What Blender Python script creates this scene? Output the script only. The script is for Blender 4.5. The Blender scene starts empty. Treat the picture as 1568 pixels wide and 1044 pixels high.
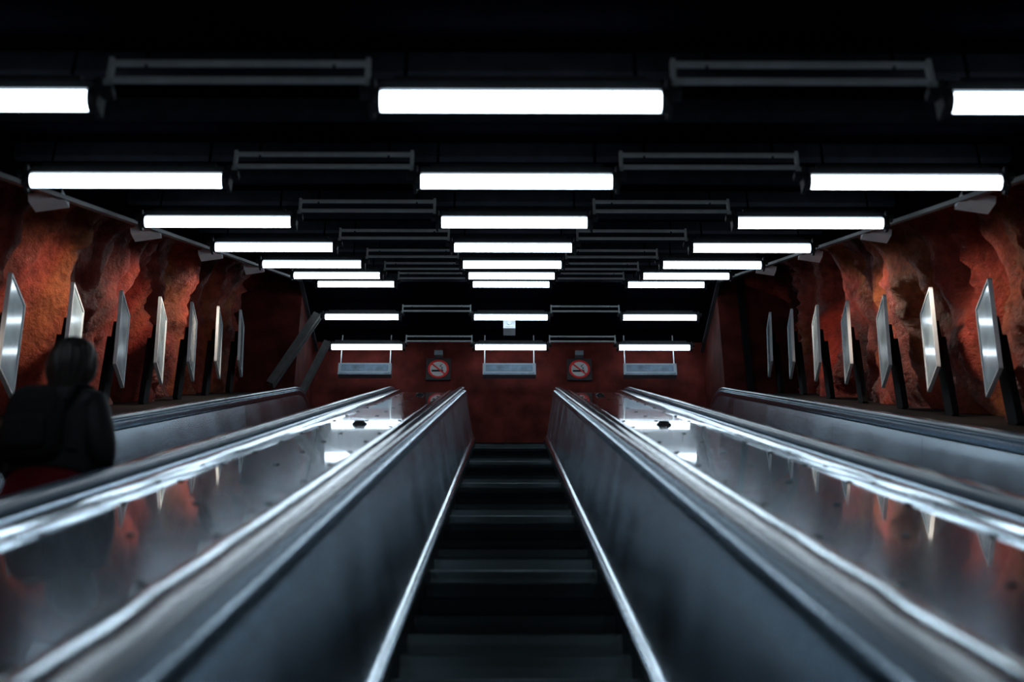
import bpy, bmesh, math, random
from mathutils import Vector, Matrix, noise
random.seed(4)
C30=math.cos(math.radians(30)); T30=math.tan(math.radians(30))
sc=bpy.context.scene
try:
    sc.view_settings.view_transform='Standard'
except Exception: pass
Y1,Y2,A=-4.5,18.56,0.7
def mkbase(off,y1=Y1,y2=Y2,a=A):
    zl=T30*y1+off; zh=T30*y2+off
    def f(Y):
        if Y<=y1-a: return zl
        if Y<y1+a: return zl+T30*(Y-(y1-a))**2/(4*a)
        if Y<=y2-a: return T30*Y+off
        if Y<y2+a: return zh-T30*(y2+a-Y)**2/(4*a)
        return zh
    return f
Zb=mkbase(-1.455)
OZ=-Zb(-20)
ZH=Zb(30)
Zl=lambda Y: Zb(Y)+1.455
Zc=mkbase(1.247,-4.5,18.98,0.02)
def W(x,Y,z): return Vector((x,Y,z+OZ))

# ---------- materials ----------
def newmat(name):
    m=bpy.data.materials.new(name); m.use_nodes=True
    nt=m.node_tree; b=nt.nodes['Principled BSDF']
    return m,nt,b
def mat(name,col,rough=.5,metal=0,bump=0,bscale=8,bvec=(1,1,1),var=0,rvar=0,emit=None,es=0,spec=None,coat=0,crough=.08):
    m,nt,b=newmat(name)
    b.inputs['Base Color'].default_value=(*col,1)
    b.inputs['Roughness'].default_value=rough
    b.inputs['Metallic'].default_value=metal
    if spec is not None: b.inputs['Specular IOR Level'].default_value=spec
    if coat: b.inputs['Coat Weight'].default_value=coat; b.inputs['Coat Roughness'].default_value=crough
    if emit: 
        b.inputs['Emission Color'].default_value=(*emit,1); b.inputs['Emission Strength'].default_value=es
    tc=nt.nodes.new('ShaderNodeTexCoord'); mp=nt.nodes.new('ShaderNodeMapping')
    mp.inputs['Scale'].default_value=bvec
    nt.links.new(tc.outputs['Object'],mp.inputs['Vector'])
    n=nt.nodes.new('ShaderNodeTexNoise'); n.inputs['Scale'].default_value=bscale; n.inputs['Detail'].default_value=3
    nt.links.new(mp.outputs[0],n.inputs['Vector'])
    if bump:
        bp=nt.nodes.new('ShaderNodeBump'); bp.inputs['Strength'].default_value=bump; bp.inputs['Distance'].default_value=.02
        nt.links.new(n.outputs['Fac'],bp.inputs['Height']); nt.links.new(bp.outputs[0],b.inputs['Normal'])
        if coat: nt.links.new(bp.outputs[0],b.inputs['Coat Normal'])
    if var:
        cr=nt.nodes.new('ShaderNodeValToRGB')
        cr.color_ramp.elements[0].position=.3; cr.color_ramp.elements[1].position=.7
        cr.color_ramp.elements[0].color=(*[c*(1-var) for c in col],1)
        cr.color_ramp.elements[1].color=(*[min(1,c*(1+var)) for c in col],1)
        nt.links.new(n.outputs['Fac'],cr.inputs[0]); nt.links.new(cr.outputs[0],b.inputs['Base Color'])
    if rvar:
        mr=nt.nodes.new('ShaderNodeMapRange'); mr.inputs['From Min'].default_value=.3; mr.inputs['From Max'].default_value=.7
        mr.inputs['To Min'].default_value=max(.02,rough-rvar); mr.inputs['To Max'].default_value=rough+rvar
        nt.links.new(n.outputs['Fac'],mr.inputs['Value']); nt.links.new(mr.outputs[0],b.inputs['Roughness'])
    return m
M_panel=mat('brushed_steel_panel',(.42,.51,.58),.22,1,bump=.012,bscale=1.6,var=.1,rvar=.04)
M_deck=mat('polished_steel_deck',(.25,.35,.46),.18,1,bump=.035,bscale=1.4,coat=1,crough=.035)
M_strip=mat('bright_steel_trim',(.82,.93,1.0),.12,1,bump=.06,bscale=2.5)
M_cap=mat('steel_cap',(.62,.77,.9),.2,1,bump=.04,bscale=3)
M_rail=mat('handrail_rubber',(.13,.19,.25),.15,0,bump=.04,bscale=3,spec=1.0)
M_skirt=mat('dark_skirt',(.02,.024,.026),.35,.8,var=.2)
M_knob=mat('dark_knob',(.03,.03,.03),.4,.5,var=.2)
M_black=mat('black_paint',(.006,.006,.008),.7,0,var=.3,bump=.05,spec=.15)
M_ledge=mat('black_ledge',(.007,.006,.006),.7,0,var=.3,bump=.1,spec=.15)
M_ceil=mat('black_ceiling',(.0015,.0015,.003),.9,0,var=.3,spec=0)
M_joist=mat('dark_ceiling_joist',(.015,.017,.024),.8,0,var=.3,spec=.1)
M_bar=mat('grey_metal_rail',(.52,.58,.59),.5,0,var=.15)
M_edge=mat('ceiling_edge_trim',(.05,.055,.06),.5,.2,var=.15)
M_house=mat('dark_lamp_housing',(.035,.04,.045),.5,.2,var=.2)
M_tube=mat('lit_diffuser',(.9,.9,.9),.4,0,emit=(.73,.88,1.0),es=8.2)
M_lightgrey=mat('pale_grey_metal',(.85,.9,.95),.4,0,var=.05)
M_case=mat('display_case_metal',(.25,.3,.34),.4,.3,var=.1)
M_frame=mat('silver_frame',(.9,.97,1.0),.35,0,var=.05)
M_poster=mat('poster_glass_glare',(.5,.64,.72),.2,0,bscale=2.2,var=.5,coat=.7)  # pale mottled base colour paints in the reflections on the poster glass
M_redwall=mat('dark_red_paint',(.085,.014,.011),.8,0,bump=.2,bscale=3,var=.45,spec=.1)
M_floor=mat('stone_floor',(.05,.05,.05),.5,0,var=.2,bscale=5)
M_beam=mat('grey_beam',(.14,.145,.14),.5,.1,var=.2)
M_white=mat('sign_white',(.5,.5,.5),.5,0,var=.05)
M_plate=mat('sign_plate',(.03,.025,.025),.5,0,var=.05)
M_red=mat('sign_red',(.6,.025,.02),.5,0,var=.05)
M_screen=mat('display_panel',(.2,.28,.36),.2,.3,var=.3)

def steps_mat():
    m,nt,b=newmat('ridged_step_metal')
    b.inputs['Base Color'].default_value=(.026,.033,.036,1); b.inputs['Metallic'].default_value=1; b.inputs['Roughness'].default_value=.22
    tc=nt.nodes.new('ShaderNodeTexCoord'); w=nt.nodes.new('ShaderNodeTexWave')
    w.bands_direction='X'; w.inputs['Scale'].default_value=33
    nt.links.new(tc.outputs['Object'],w.inputs['Vector'])
    bp=nt.nodes.new('ShaderNodeBump'); bp.inputs['Strength'].default_value=.2; bp.inputs['Distance'].default_value=.004
    nt.links.new(w.outputs['Fac'],bp.inputs['Height']); nt.links.new(bp.outputs[0],b.inputs['Normal'])
    return m
M_step=steps_mat()
def rock_mat():
    m,nt,b=newmat('painted_red_rock')
    N=nt.nodes; L=nt.links
    tc=N.new('ShaderNodeTexCoord'); mp=N.new('ShaderNodeMapping'); mp.inputs['Scale'].default_value=(1,1,.3)
    L.new(tc.outputs['Object'],mp.inputs['Vector'])
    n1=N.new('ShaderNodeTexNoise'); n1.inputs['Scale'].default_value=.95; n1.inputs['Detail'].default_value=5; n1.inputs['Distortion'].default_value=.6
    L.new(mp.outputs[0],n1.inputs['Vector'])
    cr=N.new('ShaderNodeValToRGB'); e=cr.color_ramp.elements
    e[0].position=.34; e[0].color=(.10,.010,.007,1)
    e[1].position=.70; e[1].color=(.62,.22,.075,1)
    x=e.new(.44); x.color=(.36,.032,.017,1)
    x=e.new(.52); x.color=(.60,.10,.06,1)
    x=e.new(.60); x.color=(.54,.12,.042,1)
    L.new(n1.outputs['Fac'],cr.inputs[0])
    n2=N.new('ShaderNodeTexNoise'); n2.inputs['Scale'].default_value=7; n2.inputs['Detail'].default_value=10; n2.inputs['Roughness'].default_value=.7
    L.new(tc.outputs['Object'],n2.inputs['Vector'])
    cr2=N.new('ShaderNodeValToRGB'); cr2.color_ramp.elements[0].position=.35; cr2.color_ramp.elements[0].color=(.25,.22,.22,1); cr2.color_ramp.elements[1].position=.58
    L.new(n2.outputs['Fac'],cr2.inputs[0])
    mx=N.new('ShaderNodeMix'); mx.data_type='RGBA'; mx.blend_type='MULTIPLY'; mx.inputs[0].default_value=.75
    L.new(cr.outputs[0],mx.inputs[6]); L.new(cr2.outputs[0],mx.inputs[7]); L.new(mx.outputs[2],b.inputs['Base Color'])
    bp=N.new('ShaderNodeBump'); bp.inputs['Strength'].default_value=1; bp.inputs['Distance'].default_value=.12
    L.new(n2.outputs['Fac'],bp.inputs['Height']); L.new(bp.outputs[0],b.inputs['Normal'])
    b.inputs['Roughness'].default_value=.5; b.inputs['Specular IOR Level'].default_value=.3
    return m
M_rock=rock_mat()

# ---------- helpers ----------
def obj(name,verts,faces,m,parent=None,smooth=False,mats=None):
    me=bpy.data.meshes.new(name); me.from_pydata([tuple(v) for v in verts],[],faces)
    for mm in (mats or [m]): me.materials.append(mm)
    bm=bmesh.new(); bm.from_mesh(me); bmesh.ops.recalc_face_normals(bm,faces=bm.faces); bm.to_mesh(me); bm.free()
    if smooth:
        for p in me.polygons: p.use_smooth=True
    o=bpy.data.objects.new(name,me); sc.collection.objects.link(o)
    if parent: o.parent=parent
    return o
def empty(name):
    o=bpy.data.objects.new(name,None); sc.collection.objects.link(o); o.empty_display_size=.2; return o
def autosm(o,ang=35):
    me=o.data
    for p in me.polygons: p.use_smooth=True
    bm=bmesh.new(); bm.from_mesh(me)
    for e in bm.edges:
        if len(e.link_faces)==2 and e.calc_face_angle(0)>math.radians(ang): e.smooth=False
    bm.to_mesh(me); bm.free()
class MB:
    def __init__(s): s.v=[]; s.f=[]; s.mi=[]
    def box(s,c,d,rot=None,mi=0,taper=1.0):
        n=len(s.v); 
        for z in (-1,1):
            for x,y in ((-1,-1),(1,-1),(1,1),(-1,1)):
                t=taper if z>0 else 1
                p=Vector((x*d[0]/2*t,y*d[1]/2*t,z*d[2]/2))
                if rot: p=rot@p
                s.v.append(Vector(c)+p)
        for f in ((0,3,2,1),(4,5,6,7),(0,1,5,4),(1,2,6,5),(2,3,7,6),(3,0,4,7)):
            s.f.append(tuple(n+i for i in f)); s.mi.append(mi)
    def cyl(s,a,b,r,seg=14,mi=0,r2=None):
        a=Vector(a); b=Vector(b); d=(b-a).normalized(); q=d.to_track_quat('Z','Y'); n=len(s.v); r2=r if r2 is None else r2
        for p,rr in ((a,r),(b,r2)):
            for i in range(seg):
                t=2*math.pi*i/seg; s.v.append(p+q@Vector((rr*math.cos(t),rr*math.sin(t),0)))
        for i in range(seg):
            j=(i+1)%seg; s.f.append((n+i,n+j,n+seg+j,n+seg+i)); s.mi.append(mi)
        s.f.append(tuple(n+i for i in range(seg))[::-1]); s.mi.append(mi)
        s.f.append(tuple(n+seg+i for i in range(seg))); s.mi.append(mi)
    def ell(s,c,r,seg=16,rings=10,mi=0,fn=None):
        n=len(s.v); c=Vector(c)
        for j in range(rings+1):
            ph=math.pi*j/rings
            for i in range(seg):
                t=2*math.pi*i/seg
                p=Vector((r[0]*math.sin(ph)*math.cos(t),r[1]*math.sin(ph)*math.sin(t),r[2]*math.cos(ph)))
                if fn: p=fn(p)
                s.v.append(c+p)
        for j in range(rings):
            for i in range(seg):
                k=(i+1)%seg
                s.f.append((n+j*seg+i,n+(j+1)*seg+i,n+(j+1)*seg+k,n+j*seg+k)); s.mi.append(mi)
    def make(s,name,mats,parent=None,smooth=False,ang=35):
        o=obj(name,s.v,s.f,None,parent,mats=mats)
        for p,mi in zip(o.data.polygons,s.mi): p.material_index=mi
        if smooth: autosm(o,ang)
        return o
def yrange(a,b,step=1.0,fine=.12):
    ys=[];y=a
    while y<b-1e-6:
        ys.append(y)
        near=(abs(y-Y1)<A+.3) or (abs(y-Y2)<A+.3)
        y+=fine if near else min(step,max(fine,min([abs(k-y) for k in (Y1-A-.2,Y2-A-.2) if k>y] or [step])))
    ys.append(b); return ys
def sweep(name,prof,ys,m,parent=None,x0=0,sx=1,base=Zb,hoff=1.26,smooth=False,ang=35):
    v=[];f=[];k=len(prof)
    for Y in ys:
        for (x,n) in prof: v.append(W(x0+sx*x,Y,base(Y)+(n+hoff)/C30))
    for i in range(len(ys)-1):
        for j in range(k):
            j2=(j+1)%k
            f.append((i*k+j,i*k+j2,(i+1)*k+j2,(i+1)*k+j))
    f.append(tuple(range(k))); f.append(tuple((len(ys)-1)*k+j for j in range(k)))
    o=obj(name,v,f,m,parent)
    if smooth: autosm(o,ang)
    return o
def pathsweep(name,path,prof,m,parent,x0):
    v=[];f=[];k=len(prof)
    for i,p in enumerate(path):
        a=path[max(0,i-1)]; b=path[min(len(path)-1,i+1)]
        t=Vector((b[0]-a[0],b[1]-a[1])).normalized(); nn=Vector((-t[1],t[0]))
        for (x,n) in prof: v.append(W(x0+x,p[0]+nn[0]*n,p[1]+nn[1]*n))
    for i in range(len(path)-1):
        for j in range(k):
            j2=(j+1)%k; f.append((i*k+j,i*k+j2,(i+1)*k+j2,(i+1)*k+j))
    f.append(tuple(range(k))); f.append(tuple((len(path)-1)*k+j for j in range(k)))
    o=obj(name,v,f,m,parent); autosm(o,50); return o

# ---------- escalators ----------
YA,YB=-5.6,19.75
PITCH=.4
def steps(cx,parent):
    v=[];f=[]
    y=5.4-PITCH*27
    while y<19.4:
        z=Zb(y); zp=Zb(y-PITCH)
        pr=[(y+.012,zp-.02),(y+.010,zp+(z-zp)*.35),(y+.004,zp+(z-zp)*.75),(y,z-.012),(y+.006,z),(y+PITCH+.02,z),(y+PITCH+.02,z-.06),(y+.1,zp-.06)]
        b=len(v)
        for sx in (-1,1):
            for (a,c) in pr: v.append(W(cx+sx*.484,a,c))
        K=len(pr)
        for j in range(K):
            j2=(j+1)%K; f.append((b+j,b+j2,b+K+j2,b+K+j))
        f.append(tuple(b+j for j in range(K))); f.append(tuple(b+K+j for j in range(K)))
        y+=PITCH
    o=obj('steps',v,f,M_step,parent); return o
def round_prof(w,h,k=5):
    pts=[]
    r=h*.48
    for cx,cz,a0 in ((w/2-r,h/2-r,0),(-w/2+r,h/2-r,90),(-w/2+r,-h/2+r,180),(w/2-r,-h/2+r,270)):
        for i in range(k+1):
            t=math.radians(a0+90*i/k); pts.append((cx+r*math.cos(t),cz+r*math.sin(t)))
    return pts
HR=round_prof(.085,.05)
# broad, gently crowned cover strip beside the handrail
TRIM=[(.772,-.62),(.772,-.556)]+[(.825+.105*math.sin(math.radians(a)),-.635+.105*math.cos(math.radians(a))) for a in range(-30,31,6)]+[(.878,-.556),(.878,-.62)]
def escalator(cx):
    E=empty('escalator'); 
    steps(cx,E)
    ys=yrange(YA,YB,1.2)
    for s,tag in ((-1,'left'),(1,'right')):
        sweep('skirt_'+tag,[(.488,-1.5),(.488,-1.205),(.5,-1.205),(.5,-1.5)],ys,M_skirt,E,cx,s)
        sweep('moulding_'+tag,[(.486,-1.215),(.488,-1.2),(.505,-1.18),(.527,-1.168),(.54,-1.17),(.54,-1.22),(.5,-1.235)],ys,M_strip,E,cx,s,smooth=True,ang=40)
        y=YA;i=1
        while y<YB-.1:
            y2=min(y+2.5,YB)
            sweep('panel_%s_%d'%(tag,i),[(.528,-1.175),(.632,-.60),(.65,-.60),(.545,-1.19)],[q for q in yrange(y+.004,y2-.004,1.2)],M_panel,E,cx,s)
            y=y2;i+=1
        sweep('handrail_guide_'+tag,[(.628,-.602),(.622,-.59),(.626,-.548),(.64,-.54),(.745,-.54),(.752,-.56),(.756,-.585),(.775,-.59),(.775,-.62),(.64,-.62)],ys,M_cap,E,cx,s,smooth=True,ang=50)
        sweep('deck_trim_'+tag,TRIM,ys,M_strip,E,cx,s,smooth=True,ang=50)
        h=(-.512+1.26)/C30
        R=.27
        path=[]
        yb,zb=YA-.05,Zb(YA)+h
        for i in range(13):
            t=math.radians(-90-180*i/12)
            path.append((yb+R*math.cos(t),zb-R+R*math.sin(t)))
        for Y in yrange(YA+.05,YB-.05,.8): path.append((Y,Zb(Y)+h))
        yt,zt=YB+.05,Zb(YB)+h
        for i in range(13):
            t=math.radians(90-180*i/12)
            path.append((yt+R*math.cos(t),zt-R+R*math.sin(t)))
        pathsweep('handrail_'+tag,path,HR,M_rail,E,cx+s*.69)
        for (yy,zz,sg,nm) in ((yb,zb-R,-1,'lower'),(yt,zt-R,1,'upper')):
            v=[];f=[]
            pts=[(yy-sg*.06,zz+R-.03),]+[(yy+sg*(R-.03)*math.sin(math.radians(a)),zz+(R-.03)*math.cos(math.radians(a))) for a in range(0,181,15)]
            pts+=[(yy+sg*.0,zz-R-.28),(yy-sg*.06,zz-R-.28)]
            for xx in (.64,.74):
                for p in pts: v.append(W(cx+s*xx,p[0],p[1]))
            K=len(pts)
            for j in range(K): f.append((j,(j+1)%K,K+(j+1)%K,K+j))
            f.append(tuple(range(K))); f.append(tuple(range(K,2*K)))
            obj('newel_%s_%s'%(nm,tag),v,f,M_panel,E)
    for nm,a,b in (('comb_plate_lower',YA-.9,YA+.15),('comb_plate_upper',YB-.4,YB+.5)):
        mb=MB(); mb.box(W(cx,(a+b)/2,Zb(a if a<0 else b)+.008),(.96,b-a,.03)); mb.make(nm,[M_cap],E)
    return E
CX=.035
for c in (CX,CX-2.4,CX+2.4): escalator(c)
def deck(cx):
    E=empty('escalator_deck')
    y=YA;i=1
    while y<YB-.1:
        y2=min(y+3.2,YB)
        sweep('plate_%d'%i,[(-.322,-.9),(-.322,-.566),(.322,-.566),(.322,-.9)],yrange(y+.003,y2-.003,.8),M_deck,E,cx,1)
        y=y2;i+=1
    mb=MB()
    rot=Matrix.Rotation(math.radians(30),3,'X')
    for y in (-3.4,10.0,16.7):
        base=W(cx,y,Zb(y)+(1.26-.566)/C30)
        mb.cyl(base-rot@Vector((0,0,.005)),base+rot@Vector((0,0,.012)),.06,20)
        mb.cyl(base+rot@Vector((0,0,.012)),base+rot@Vector((0,0,.032)),.05,20,0,.035)
    y=-3.9
    while y<18:
        base=W(cx,y,Zb(y)+(1.26-.566)/C30)
        for dx in (-.27,0,.27):
            p=base+Vector((dx,0,0)); mb.cyl(p-rot@Vector((0,0,.005)),p+rot@Vector((0,0,.006)),.015,10)
        y+=.8
    mb.make('stop_knobs',[M_knob],E,True)
deck(CX-1.2); deck(CX+1.2)

# ---------- floor ----------
mb=MB()
mb.box(W(CX,-8.0,Zb(-20)-.1),(9.6,4.6,.2))
mb.make('floor',[M_floor])
mb=MB(); mb.box(W(CX,20.9,ZH-.1),(9.6,1.6,.2)); mb.make('floor_upper',[M_floor])
sweep('trim_1',[(-4.8,-1.75),(-4.8,-1.6),(4.8,-1.6),(4.8,-1.75)],yrange(-5.7,20.1,2),M_black,None,CX)  # unseen sloping floor slab below the escalators
for s,nm in ((-1,'wall_ledge_left'),(1,'wall_ledge_right')):
    sweep(nm,[(3.277,-1.5),(3.277,-.60),(3.30,-.575),(4.75,-.575),(4.75,-1.5)],yrange(YA,19.35,1.5),M_ledge,None,CX,s)

# ---------- rock walls ----------
def rock(s,name,seed):
    ny,nz=420,74
    ya,yb=-9.9,19.45
    v=[];f=[]
    for i in range(ny+1):
        Y=ya+(yb-ya)*i/ny
        for j in range(nz+1):
            t=j/nz
            n=-1.3+t*3.1
            if n<.3: x=4.42+.05*n
            elif n<1.2: x=4.435-.14*((n-.3)/.9)**2
            else: x=4.295-1.1*((n-1.2)/.6)**1.6
            z=Zl(Y)+n/C30
            p=Vector((Y*1.0+seed+.25*z,z*.28+seed*.3,seed))
            d=noise.noise(p*.95)*.36
            d+=(abs(noise.noise(p*1.7+Vector((5,2,1))))-.18)*.75
            q=Vector((Y+seed,z*.6,seed*2))
            d+=abs(noise.noise(q*2.6))*.22+noise.noise(q*5)*.08+noise.noise(q*11)*.035
            x=x+d*(1 if n<1.4 else .5)
            x=max(x,4.12) if n<1.0 else x
            v.append(W(CX+s*x,Y,z))
    for i in range(ny):
        for j in range(nz):
            a=i*(nz+1)+j; f.append((a,a+1,a+nz+2,a+nz+1))
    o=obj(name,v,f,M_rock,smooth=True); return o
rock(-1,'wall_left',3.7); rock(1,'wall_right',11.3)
mb=MB(); mb.box(W(CX,21.5,ZH+1.9),(9.8,.2,4.2)); mb.make('wall_end',[M_redwall])
mb=MB()
mb.box(W(CX,-10,2.1+Zb(-20)),(9.8,.2,4.6)); mb.make('wall_back',[M_redwall])
for s,nm in ((-1,'wall_pier_left'),(1,'wall_pier_right')):
    mb=MB(); mb.box(W(CX+s*4.2,20.4,ZH+1.9),(1.7,1.98,4.2)); mb.make(nm,[M_redwall])

# ---------- ceiling ----------
def csweep(name,prof,ys,m,parent=None):
    v=[];f=[];k=len(prof)
    for Y in ys:
        for (x,h) in prof: v.append(W(CX+x,Y,Zc(Y)+h))
    for i in range(len(ys)-1):
        for j in range(k):
            j2=(j+1)%k; f.append((i*k+j,i*k+j2,(i+1)*k+j2,(i+1)*k+j))
    f.append(tuple(range(k))); f.append(tuple((len(ys)-1)*k+j for j in range(k)))
    return obj(name,v,f,m,parent)
cys=[-9.9,-4.52,-4.5,-4.48,0,5,10,15,18.96,18.98,19.0,21.4]
csweep('ceiling',[(-3.35,.36),(3.35,.36),(3.35,.44),(-3.35,.44)],cys,M_ceil)
for s,i in ((-1,2),(1,3)):
    csweep('trim_%d'%i,[(s*3.29,.05),(s*3.35,.05),(s*3.35,.085),(s*3.29,.085)],cys[:-1]+[21.2],M_edge)
    csweep('trim_%d'%(i+2),[(s*3.32,.087),(s*3.36,.087),(s*3.36,.355),(s*3.32,.355)],cys[:-1]+[21.2],M_ceil)

# ---------- lamps ----------
rowsY=[-7.3,-4.9,-2.58,-.14,2.30,4.74,7.21,9.65,12.1,14.55,16.75,18.93,19.97,20.95]
SP=2.45; LX=.055
def lamp_fixture(x,Y):
    z=Zc(Y)
    E=empty('fluorescent_lamp'); E.location=W(x,Y,z)
    mb=MB()
    r=.044
    mb.cyl((-.6,0,-.005),(.6,0,-.005),r,20)
    mb.make('diffuser',[M_tube],E,True)
    mb=MB()
    mb.box((0,.01,.07),(1.26,.07,.05),taper=.95)
    mb.box((0,.01,.11),(1.1,.05,.03))
    for s in (-1,1):
        mb.cyl((s*.6,0,0),(s*.628,0,0),.054,20)
        mb.box((s*.638,.01,.02),(.022,.1,.15))
        mb.box((s*.665,.01,.05),(.06,.06,.035))
    mb.make('housing',[M_house],E,True)
    mb=MB()
    for s in (-1,1): mb.cyl((s*.5,.01,.12),(s*.5,.01,.35),.008,8)
    mb.make('hangers',[M_ceil],E)
def rails(x,Y):
    z=Zc(Y)
    E=empty('ceiling_rail'); E.location=W(x,Y,z)
    mb=MB(); L=SP-1.2-.13
    for h in (.12,.215):
        mb.box((0,.01,h),(L,.025,.02))
    for s in (-1,1):
        mb.box((s*(L/2),.01,.16),(.02,.04,.15))
        mb.box((s*(L/2+.015),.01,.085),(.05,.05,.04))
    mb.make('rail_frame',[M_bar],E)
    mb=MB()
    for s in (-1,1): mb.cyl((s*(L/2-.15),.01,.20),(s*(L/2-.15),.01,.35),.008,8)
    mb.make('hangers',[M_ceil],E)
jst=MB()
for Y in rowsY:
    for k in (-1,0,1): lamp_fixture(LX+k*SP,Y)
    for k in (-.5,.5): rails(LX+k*SP,Y)
    if Y<19: jst.box(W(CX,Y+.3,Zc(Y+.3)+.29),(6.6,.06,.12))
    if Y<18: jst.box(W(CX,Y+1.35,Zc(Y+1.35)+.29),(6.6,.09,.10))
jst.make('ceiling_joists',[M_joist])
# ---------- wall floodlights ----------
FL=58
def flood(s,Y):
    z=T30*Y+1.12/C30
    E=empty('wall_floodlight'); loc=W(CX+s*3.44,Y,z+.0); E.location=loc
    rot=Matrix.Rotation(s*math.radians(10),3,'Y')@Matrix.Rotation(math.radians(12),3,'X')
    mb=MB()
    mb.box((0,0,0),(.25,.2,.06),rot); mb.box(rot@Vector((0,0,.045)),(.2,.15,.04),rot,taper=.8)
    for y in (-.09,.09): mb.box((-s*.04,y,.09),(.02,.012,.16))
    mb.box((-s*.05,0,.165),(.06,.20,.012))
    mb.make('lamp_body',[M_lightgrey],E)
    ld=bpy.data.lights.new('floodlight_beam','SPOT'); ld.energy=FL; ld.color=(1,.82,.68); ld.spot_size=math.radians(112); ld.spot_blend=1; ld.shadow_soft_size=.05
    lo=bpy.data.objects.new('beam',ld); sc.collection.objects.link(lo); lo.parent=E
    lo.location=(s*.05,0,-.12)
    d=Vector((s*.8,.1,-1.0)); lo.rotation_euler=d.to_track_quat('-Z','Y').to_euler()
for s in (-1,1):
    for Y in (1.26,3.7,6.14,8.58,11.04,13.56,15.98): flood(s,Y)

# ---------- posters ----------
def poster(s,Y,zc,X):
    E=empty('framed_poster'); E.location=W(s*X,Y,zc)
    Wd,H=.5,.86
    rot=Matrix.Rotation(math.radians(-4.5*s),3,'Z')@Matrix.Rotation(math.radians(3.5*s),3,'Y')
    mb=MB()
    mb.box((0,0,0),(.02,Wd-.02,H-.02),rot,mi=1)
    for y in (-1,1): mb.box(rot@Vector((0,y*(Wd/2-.01),0)),(.035,.02,H),rot)
    for z in (-1,1): mb.box(rot@Vector((0,0,z*(H/2-.01))),(.035,Wd,.02),rot)
    mb.make('frame',[M_frame,M_poster],E)
    mb=MB()
    mb.box((s*.11,.06,-.40),(.06,.2,.82))
    mb.box((s*.05,.0,.0),(.06,.2,.3))
    mb.make('post',[M_black],E)
for s,X,first in ((1,4.0,.001353),(-1,3.92,.001314)):
    for k in range(-3,7):
        inv=first+k*.000189
        u=X*2178*inv+.02
        nc=.13
        Y=u*C30-nc*.5; z=u*.5+nc*C30
        poster(s,Y,z,X)

# ---------- landing items ----------
def nosmoke(x):
    E=empty('no_smoking_sign'); E.location=W(x,21.37,Zs)
    mb=MB(); mb.box((0,0,0),(.42,.03,.42)); mb.make('plate',[M_plate],E)
    mb=MB()
    for q in (-1,1):
        mb.box((q*.205,-.004,0),(.012,.034,.42)); mb.box((0,-.004,q*.205),(.42,.034,.012))
    mb.make('border',[M_house],E)
    mb=MB(); mb.cyl((0,-.014,0),(0,-.022,0),.165,32); mb.make('disc',[M_white],E)
    v=[];f=[];K=36
    for i in range(K):
        t=2*math.pi*i/K
        for r,y in ((.18,-.015),(.18,-.03),(.145,-.03),(.145,-.015)): v.append((r*math.cos(t),y,r*math.sin(t)))
    for i in range(K):
        for j in range(4): f.append((i*4+j,i*4+(j+1)%4,((i+1)%K)*4+(j+1)%4,((i+1)%K)*4+j))
    obj('ring',v,f,M_red,E)
    mb=MB(); mb.box((0,-.027,0),(.3,.006,.026),Matrix.Rotation(math.radians(42),3,'Y')); mb.make('slash',[M_red],E)
    mb=MB(); mb.box((-.015,-.0235,-.035),(.20,.003,.036)); 
    for i in range(8): mb.box((.05+.02*math.sin(i*1.0),-.0235,-.002+i*.013),(.014,.003,.015))
    mb.make('cigarette',[M_black],E)
    mb=MB(); mb.box((0,-.06,.27),(.14,.12,.09)); mb.box((0,0,.27),(.05,.03,.05)); mb.make('sign_lamp',[M_case],E)
Zs=12.0
for x in (-1.19,1.24): nosmoke(x)
for x in (-2.42,.03,2.42):
    E=empty('hanging_display'); E.location=W(x,21.09,11.82)
    mb=MB(); mb.box((0,0,0),(.9,.14,.22)); mb.make('case',[M_case],E)
    mb=MB(); mb.box((0,-.072,.02),(.8,.006,.12)); 
    mb.box((0,-.075,-.085),(.86,.012,.02)); mb.make('face',[M_screen],E)
    mb=MB()
    for dx in (-.42,.42): mb.cyl((dx,0,.1),(dx,0,.70),.008,8)
    mb.make('hangers',[M_bar],E)
E=empty('security_camera'); E.location=W(.03,20.4,12.28)
mb=MB(); mb.box((0,0,0),(.2,.24,.2)); mb.box((0,-.12,-.02),(.14,.03,.12)); mb.cyl((0,-.13,-.02),(0,-.17,-.02),.035,12); mb.cyl((0,0,.1),(0,0,.28),.02,8)
mb.make('camera_body',[M_lightgrey],E)
def beam(a,b,w,name='steel_brace',m=M_beam):
    a=W(*a);b=W(*b); d=(b-a); q=d.to_track_quat('Z','Y').to_matrix()
    mb=MB(); c=(a+b)/2; L=d.length
    mb.box(c,(w,w*.3,L),q); mb.box(c+q@Vector((w/2,w*.2,0)),(w*.12,w*.9,L),q); mb.box(c+q@Vector((-w/2,w*.2,0)),(w*.12,w*.9,L),q)
    mb.make(name,[m])
beam((-2.98,19.2,11.75),(-3.62,19.2,10.5),.13)
beam((-2.80,19.2,11.26),(-3.2,19.2,10.2),.10)
beam((3.72,19.3,12.5),(3.75,19.3,9.9),.1,'steel_post',M_black)

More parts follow.
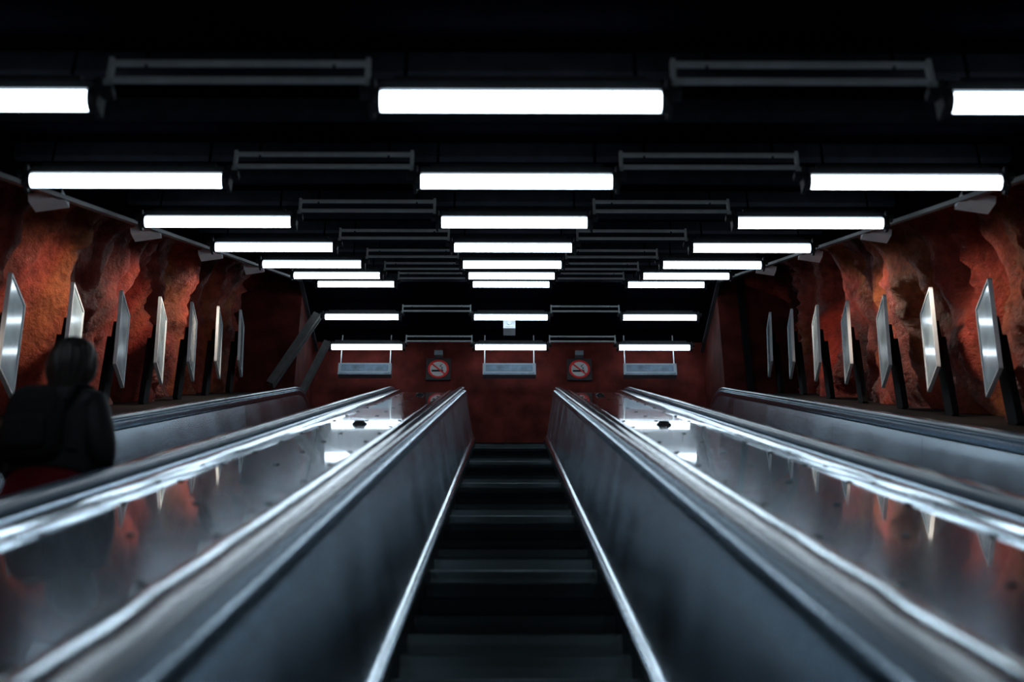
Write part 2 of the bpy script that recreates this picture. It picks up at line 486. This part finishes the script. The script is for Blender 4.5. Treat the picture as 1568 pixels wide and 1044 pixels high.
# ---------- person ----------
def skin(name,verts,edges,radii,mats,parent,sub=2,root=0,loc=None):
    me=bpy.data.meshes.new(name); me.from_pydata(verts,edges,[])
    o=bpy.data.objects.new(name,me); sc.collection.objects.link(o)
    sk=o.modifiers.new('s','SKIN'); 
    for i,r in enumerate(radii):
        me.skin_vertices[0].data[i].radius=r if isinstance(r,tuple) else (r,r)
        me.skin_vertices[0].data[i].use_root=(i==root)
    ss=o.modifiers.new('ss','SUBSURF'); ss.levels=sub; ss.render_levels=sub
    dg=bpy.context.evaluated_depsgraph_get(); ev=o.evaluated_get(dg)
    nm=bpy.data.meshes.new_from_object(ev); o.modifiers.clear(); o.data=nm
    nm.materials.clear()
    for m in mats: nm.materials.append(m)
    for p in nm.polygons: p.use_smooth=True
    o.parent=parent
    return o
M_jacket=mat('dark_jacket',(.007,.008,.010),.6,0,bump=.6,bscale=7,var=.2,spec=.2)
M_trous=mat('dark_trousers',(.012,.012,.016),.8,0,var=.2)
M_skin=mat('skin',(.45,.27,.2),.5,0,var=.08)
M_hair=mat('black_hair',(.006,.004,.003),.42,0,bump=.8,bscale=20,bvec=(3,3,.3),var=.3,spec=.25)
M_pack=mat('black_backpack',(.005,.005,.006),.75,0,bump=.3,bscale=30,var=.2,spec=.15)
M_skirtr=mat('red_skirt',(.12,.007,.012),.8,0,bump=.3,bscale=8,var=.2,spec=.1)
M_shoe=mat('dark_shoe',(.02,.02,.02),.5,0,var=.1)
M_eye=mat('eye',(.05,.03,.02),.2,0,var=.05)
M_lip=mat('lips',(.4,.12,.1),.5,0,var=.05)
P=empty('woman_with_backpack')
PY=5.6; PX=-1.97
P.location=W(PX,PY,Zb(5.4))
P.rotation_euler=(0,0,math.radians(-8))
bv=[(0,0,.90),(0,0,1.02),(0,-.01,1.14),(0,-.02,1.26),(0,-.01,1.34),(0,.02,1.43),
 (.155,-.02,1.27),(.235,-.05,1.03),(.15,.17,.99),
 (-.155,-.02,1.27),(-.235,-.05,1.03),(-.15,.17,.99),
 (.085,0,.82),(.09,.03,.46),(.095,-.01,.09),(.105,.12,.045),
 (-.085,0,.82),(-.09,.03,.46),(-.095,-.01,.09),(-.105,.12,.045)]
be=[(0,1),(1,2),(2,3),(3,4),(4,5),(3,6),(6,7),(7,8),(3,9),(9,10),(10,11),(0,12),(12,13),(13,14),(14,15),(0,16),(16,17),(17,18),(18,19)]
br=[(.15,.12),(.15,.12),(.17,.14),(.14,.11),(.075,.07),.05,.08,.07,.038,.08,.07,.038,.095,.06,.042,.036,.095,.06,.042,.036]
body=skin('body',bv,be,br,[M_jacket,M_trous,M_skin,M_shoe],P)
for p in body.data.polygons:
    c=p.center
    if c.z>1.39: p.material_index=2
    elif c.z<.11: p.material_index=3
    elif c.z<.88 and abs(c.x)<.2 : p.material_index=1
    elif c.y>.16: p.material_index=2
v=[];f=[];K=28
for z,rx,ry in ((1.0,.15,.12),(.93,.185,.155),(.82,.205,.175),(.66,.235,.2)):
    for i in range(K):
        t=2*math.pi*i/K; w=1+.03*math.sin(t*7)*(1.02-z)*3
        v.append((rx*w*math.cos(t),ry*w*math.sin(t),z))
for j in range(3):
    for i in range(K): f.append((j*K+i,j*K+(i+1)%K,(j+1)*K+(i+1)%K,(j+1)*K+i))
obj('skirt',v,f,M_skirtr,P,True)
v=[];f=[];K=36
prof=[(1.375,.065,.06),(1.35,.075,.075),(1.325,.115,.09),(1.285,.185,.115),(1.2,.21,.145),(1.1,.205,.15),(1.02,.20,.155),(.93,.205,.165),(.92,.195,.155)]
for z,rx,ry in prof:
    for i in range(K):
        t=2*math.pi*i/K; w=1+.025*math.sin(t*5+z*14)+.015*math.sin(t*11-z*20)
        v.append((rx*w*math.cos(t),-.01+ry*w*math.sin(t),z))
for j in range(len(prof)-1):
    for i in range(K): f.append((j*K+i,j*K+(i+1)%K,(j+1)*K+(i+1)%K,(j+1)*K+i))
obj('jacket',v,f,M_jacket,P,True)
for s in (-1,1):
    w=Vector((s*.15,.17,.99)); d=Vector((-s*.5,.85,.1)).normalized(); side=Vector((s*.85,.5,0)).normalized(); up=Vector((0,0,1))
    vs=[w,w+d*.045,w+d*.085]; es=[(0,1),(1,2)]; rr=[(.026,.02),(.036,.018),(.036,.015)]
    for k,(o_,L) in enumerate(((-.027,.062),(-.009,.072),(.009,.068),(.027,.052))):
        b=len(vs); base=w+d*.085+up*o_
        vs+= [base,base+d*L*.5-side*.012,base+d*L*.75-side*.04]; es+=[(2,b),(b,b+1),(b+1,b+2)]; rr+=[.0095,.009,.0075]
    b=len(vs); vs+=[w+d*.03+up*.03,w+d*.06+up*.055-side*.01]; es+=[(1,b),(b,b+1)]; rr+=[.012,.009]
    skin('hand_'+('r' if s>0 else 'l'),vs,es,rr,[M_skin],P,1,0)
hc=Vector((0,.03,1.51))
def hf(p):
    q=p.copy()
    if q.z<0: q.x*=1-.28*(-q.z/.115)**1.5; 
    dx=abs(q.x)
    if p.y>.06 and dx<.02 and -.035<q.z<.015: q.y+=.018*(1-dx/.02)
    return q
mb=MB(); mb.ell(hc,(.073,.092,.115),28,22,fn=hf)
for s in (-1,1):
    mb.ell(hc+Vector((s*.074,-.003,-.01)),(.01,.02,.03),10,8)
    mb.ell(hc+Vector((s*.028,.083,.005)),(.012,.008,.009),10,8,mi=1)
mb.ell(hc+Vector((0,.083,-.055)),(.022,.008,.008),10,8,mi=2)
mb.ell(hc+Vector((0,.098,-.022)),(.012,.014,.012),10,8)
mb.make('head',[M_skin,M_eye,M_lip],P,True,60)
# hair: full crown, drawn in at the nape, ends resting on the collar; open at the face
v=[];f=[];K=72
hp=[(.128,.012,.012,-.02),(.12,.05,.05,-.02),(.10,.08,.08,-.02),(.065,.099,.100,-.018),(.02,.108,.108,-.02),(-.03,.110,.112,-.024),(-.065,.104,.106,-.03),(-.10,.088,.092,-.038),(-.13,.076,.08,-.045),(-.16,.072,.07,-.05),(-.19,.06,.05,-.05),(-.20,.03,.03,-.05)]
for j,(z,rx,ry,oy) in enumerate(hp):
    for i in range(K):
        t=2*math.pi*i/K; a=.35 if z>.05 else (1 if z>-.1 else 1.6)
        w=1+(.025*math.sin(t*9+z*8)+.02*math.sin(t*19+z*20)+.015*math.sin(t*31))*a
        x=rx*w*math.cos(t); y=oy+ry*w*math.sin(t)
        if z<.05 and y>.03: y=.03+(y-.03)*.2
        v.append(hc+Vector((x,y,z)))
for j in range(len(hp)-1):
    for i in range(K): f.append((j*K+i,j*K+(i+1)%K,(j+1)*K+(i+1)%K,(j+1)*K+i))
f.append(tuple(range(K))); f.append(tuple((len(hp)-1)*K+i for i in range(K)))
obj('hair',v,f,M_hair,P,True)
mb=MB()
def superell(mb,c,r,e=.45,seg=28,rings=18,mi=0):
    n=len(mb.v); sg=lambda v:math.copysign(abs(v)**e,v)
    for j in range(rings+1):
        ph=-math.pi/2+math.pi*j/rings
        for i in range(seg):
            t=2*math.pi*i/seg
            p=Vector((r[0]*sg(math.cos(ph))*sg(math.cos(t)),r[1]*sg(math.cos(ph))*sg(math.sin(t)),r[2]*sg(math.sin(ph))))
            p.x*=1-.12*(p.z/r[2])
            mb.v.append(Vector(c)+p)
    for j in range(rings):
        for i in range(seg):
            k=(i+1)%seg; mb.f.append((n+j*seg+i,n+(j+1)*seg+i,n+(j+1)*seg+k,n+j*seg+k)); mb.mi.append(mi)
superell(mb,(-.02,-.205,1.1),(.125,.06,.175))
superell(mb,(-.02,-.265,1.03),(.095,.028,.08))
mb.make('backpack',[M_pack],P,True,60)
for s in (-1,1):
    vs=[(s*.08,-.16,1.22),(s*.095,-.12,1.33),(s*.11,.0,1.375),(s*.12,.1,1.32),(s*.13,.15,1.2),(s*.16,.08,1.05),(s*.13,-.15,1.0)]
    skin('strap_'+('r' if s>0 else 'l'),vs,[(i,i+1) for i in range(6)],[(.022,.009)]*7,[M_pack],P,1)

# ---------- world, camera ----------
w=bpy.data.worlds.new('World'); sc.world=w; w.use_nodes=True
w.node_tree.nodes['Background'].inputs[0].default_value=(.01,.012,.02,1); w.node_tree.nodes['Background'].inputs[1].default_value=.1
cd=bpy.data.cameras.new('Camera'); cam=bpy.data.objects.new('Camera',cd); sc.collection.objects.link(cam)
cam.location=(0,0,OZ); cam.rotation_euler=(math.radians(90+30.47),0,math.radians(-.21))
cd.lens=50; cd.sensor_width=36; cd.clip_start=.05
cd.dof.use_dof=True; cd.dof.focus_distance=18; cd.dof.aperture_fstop=1.7
sc.camera=cam
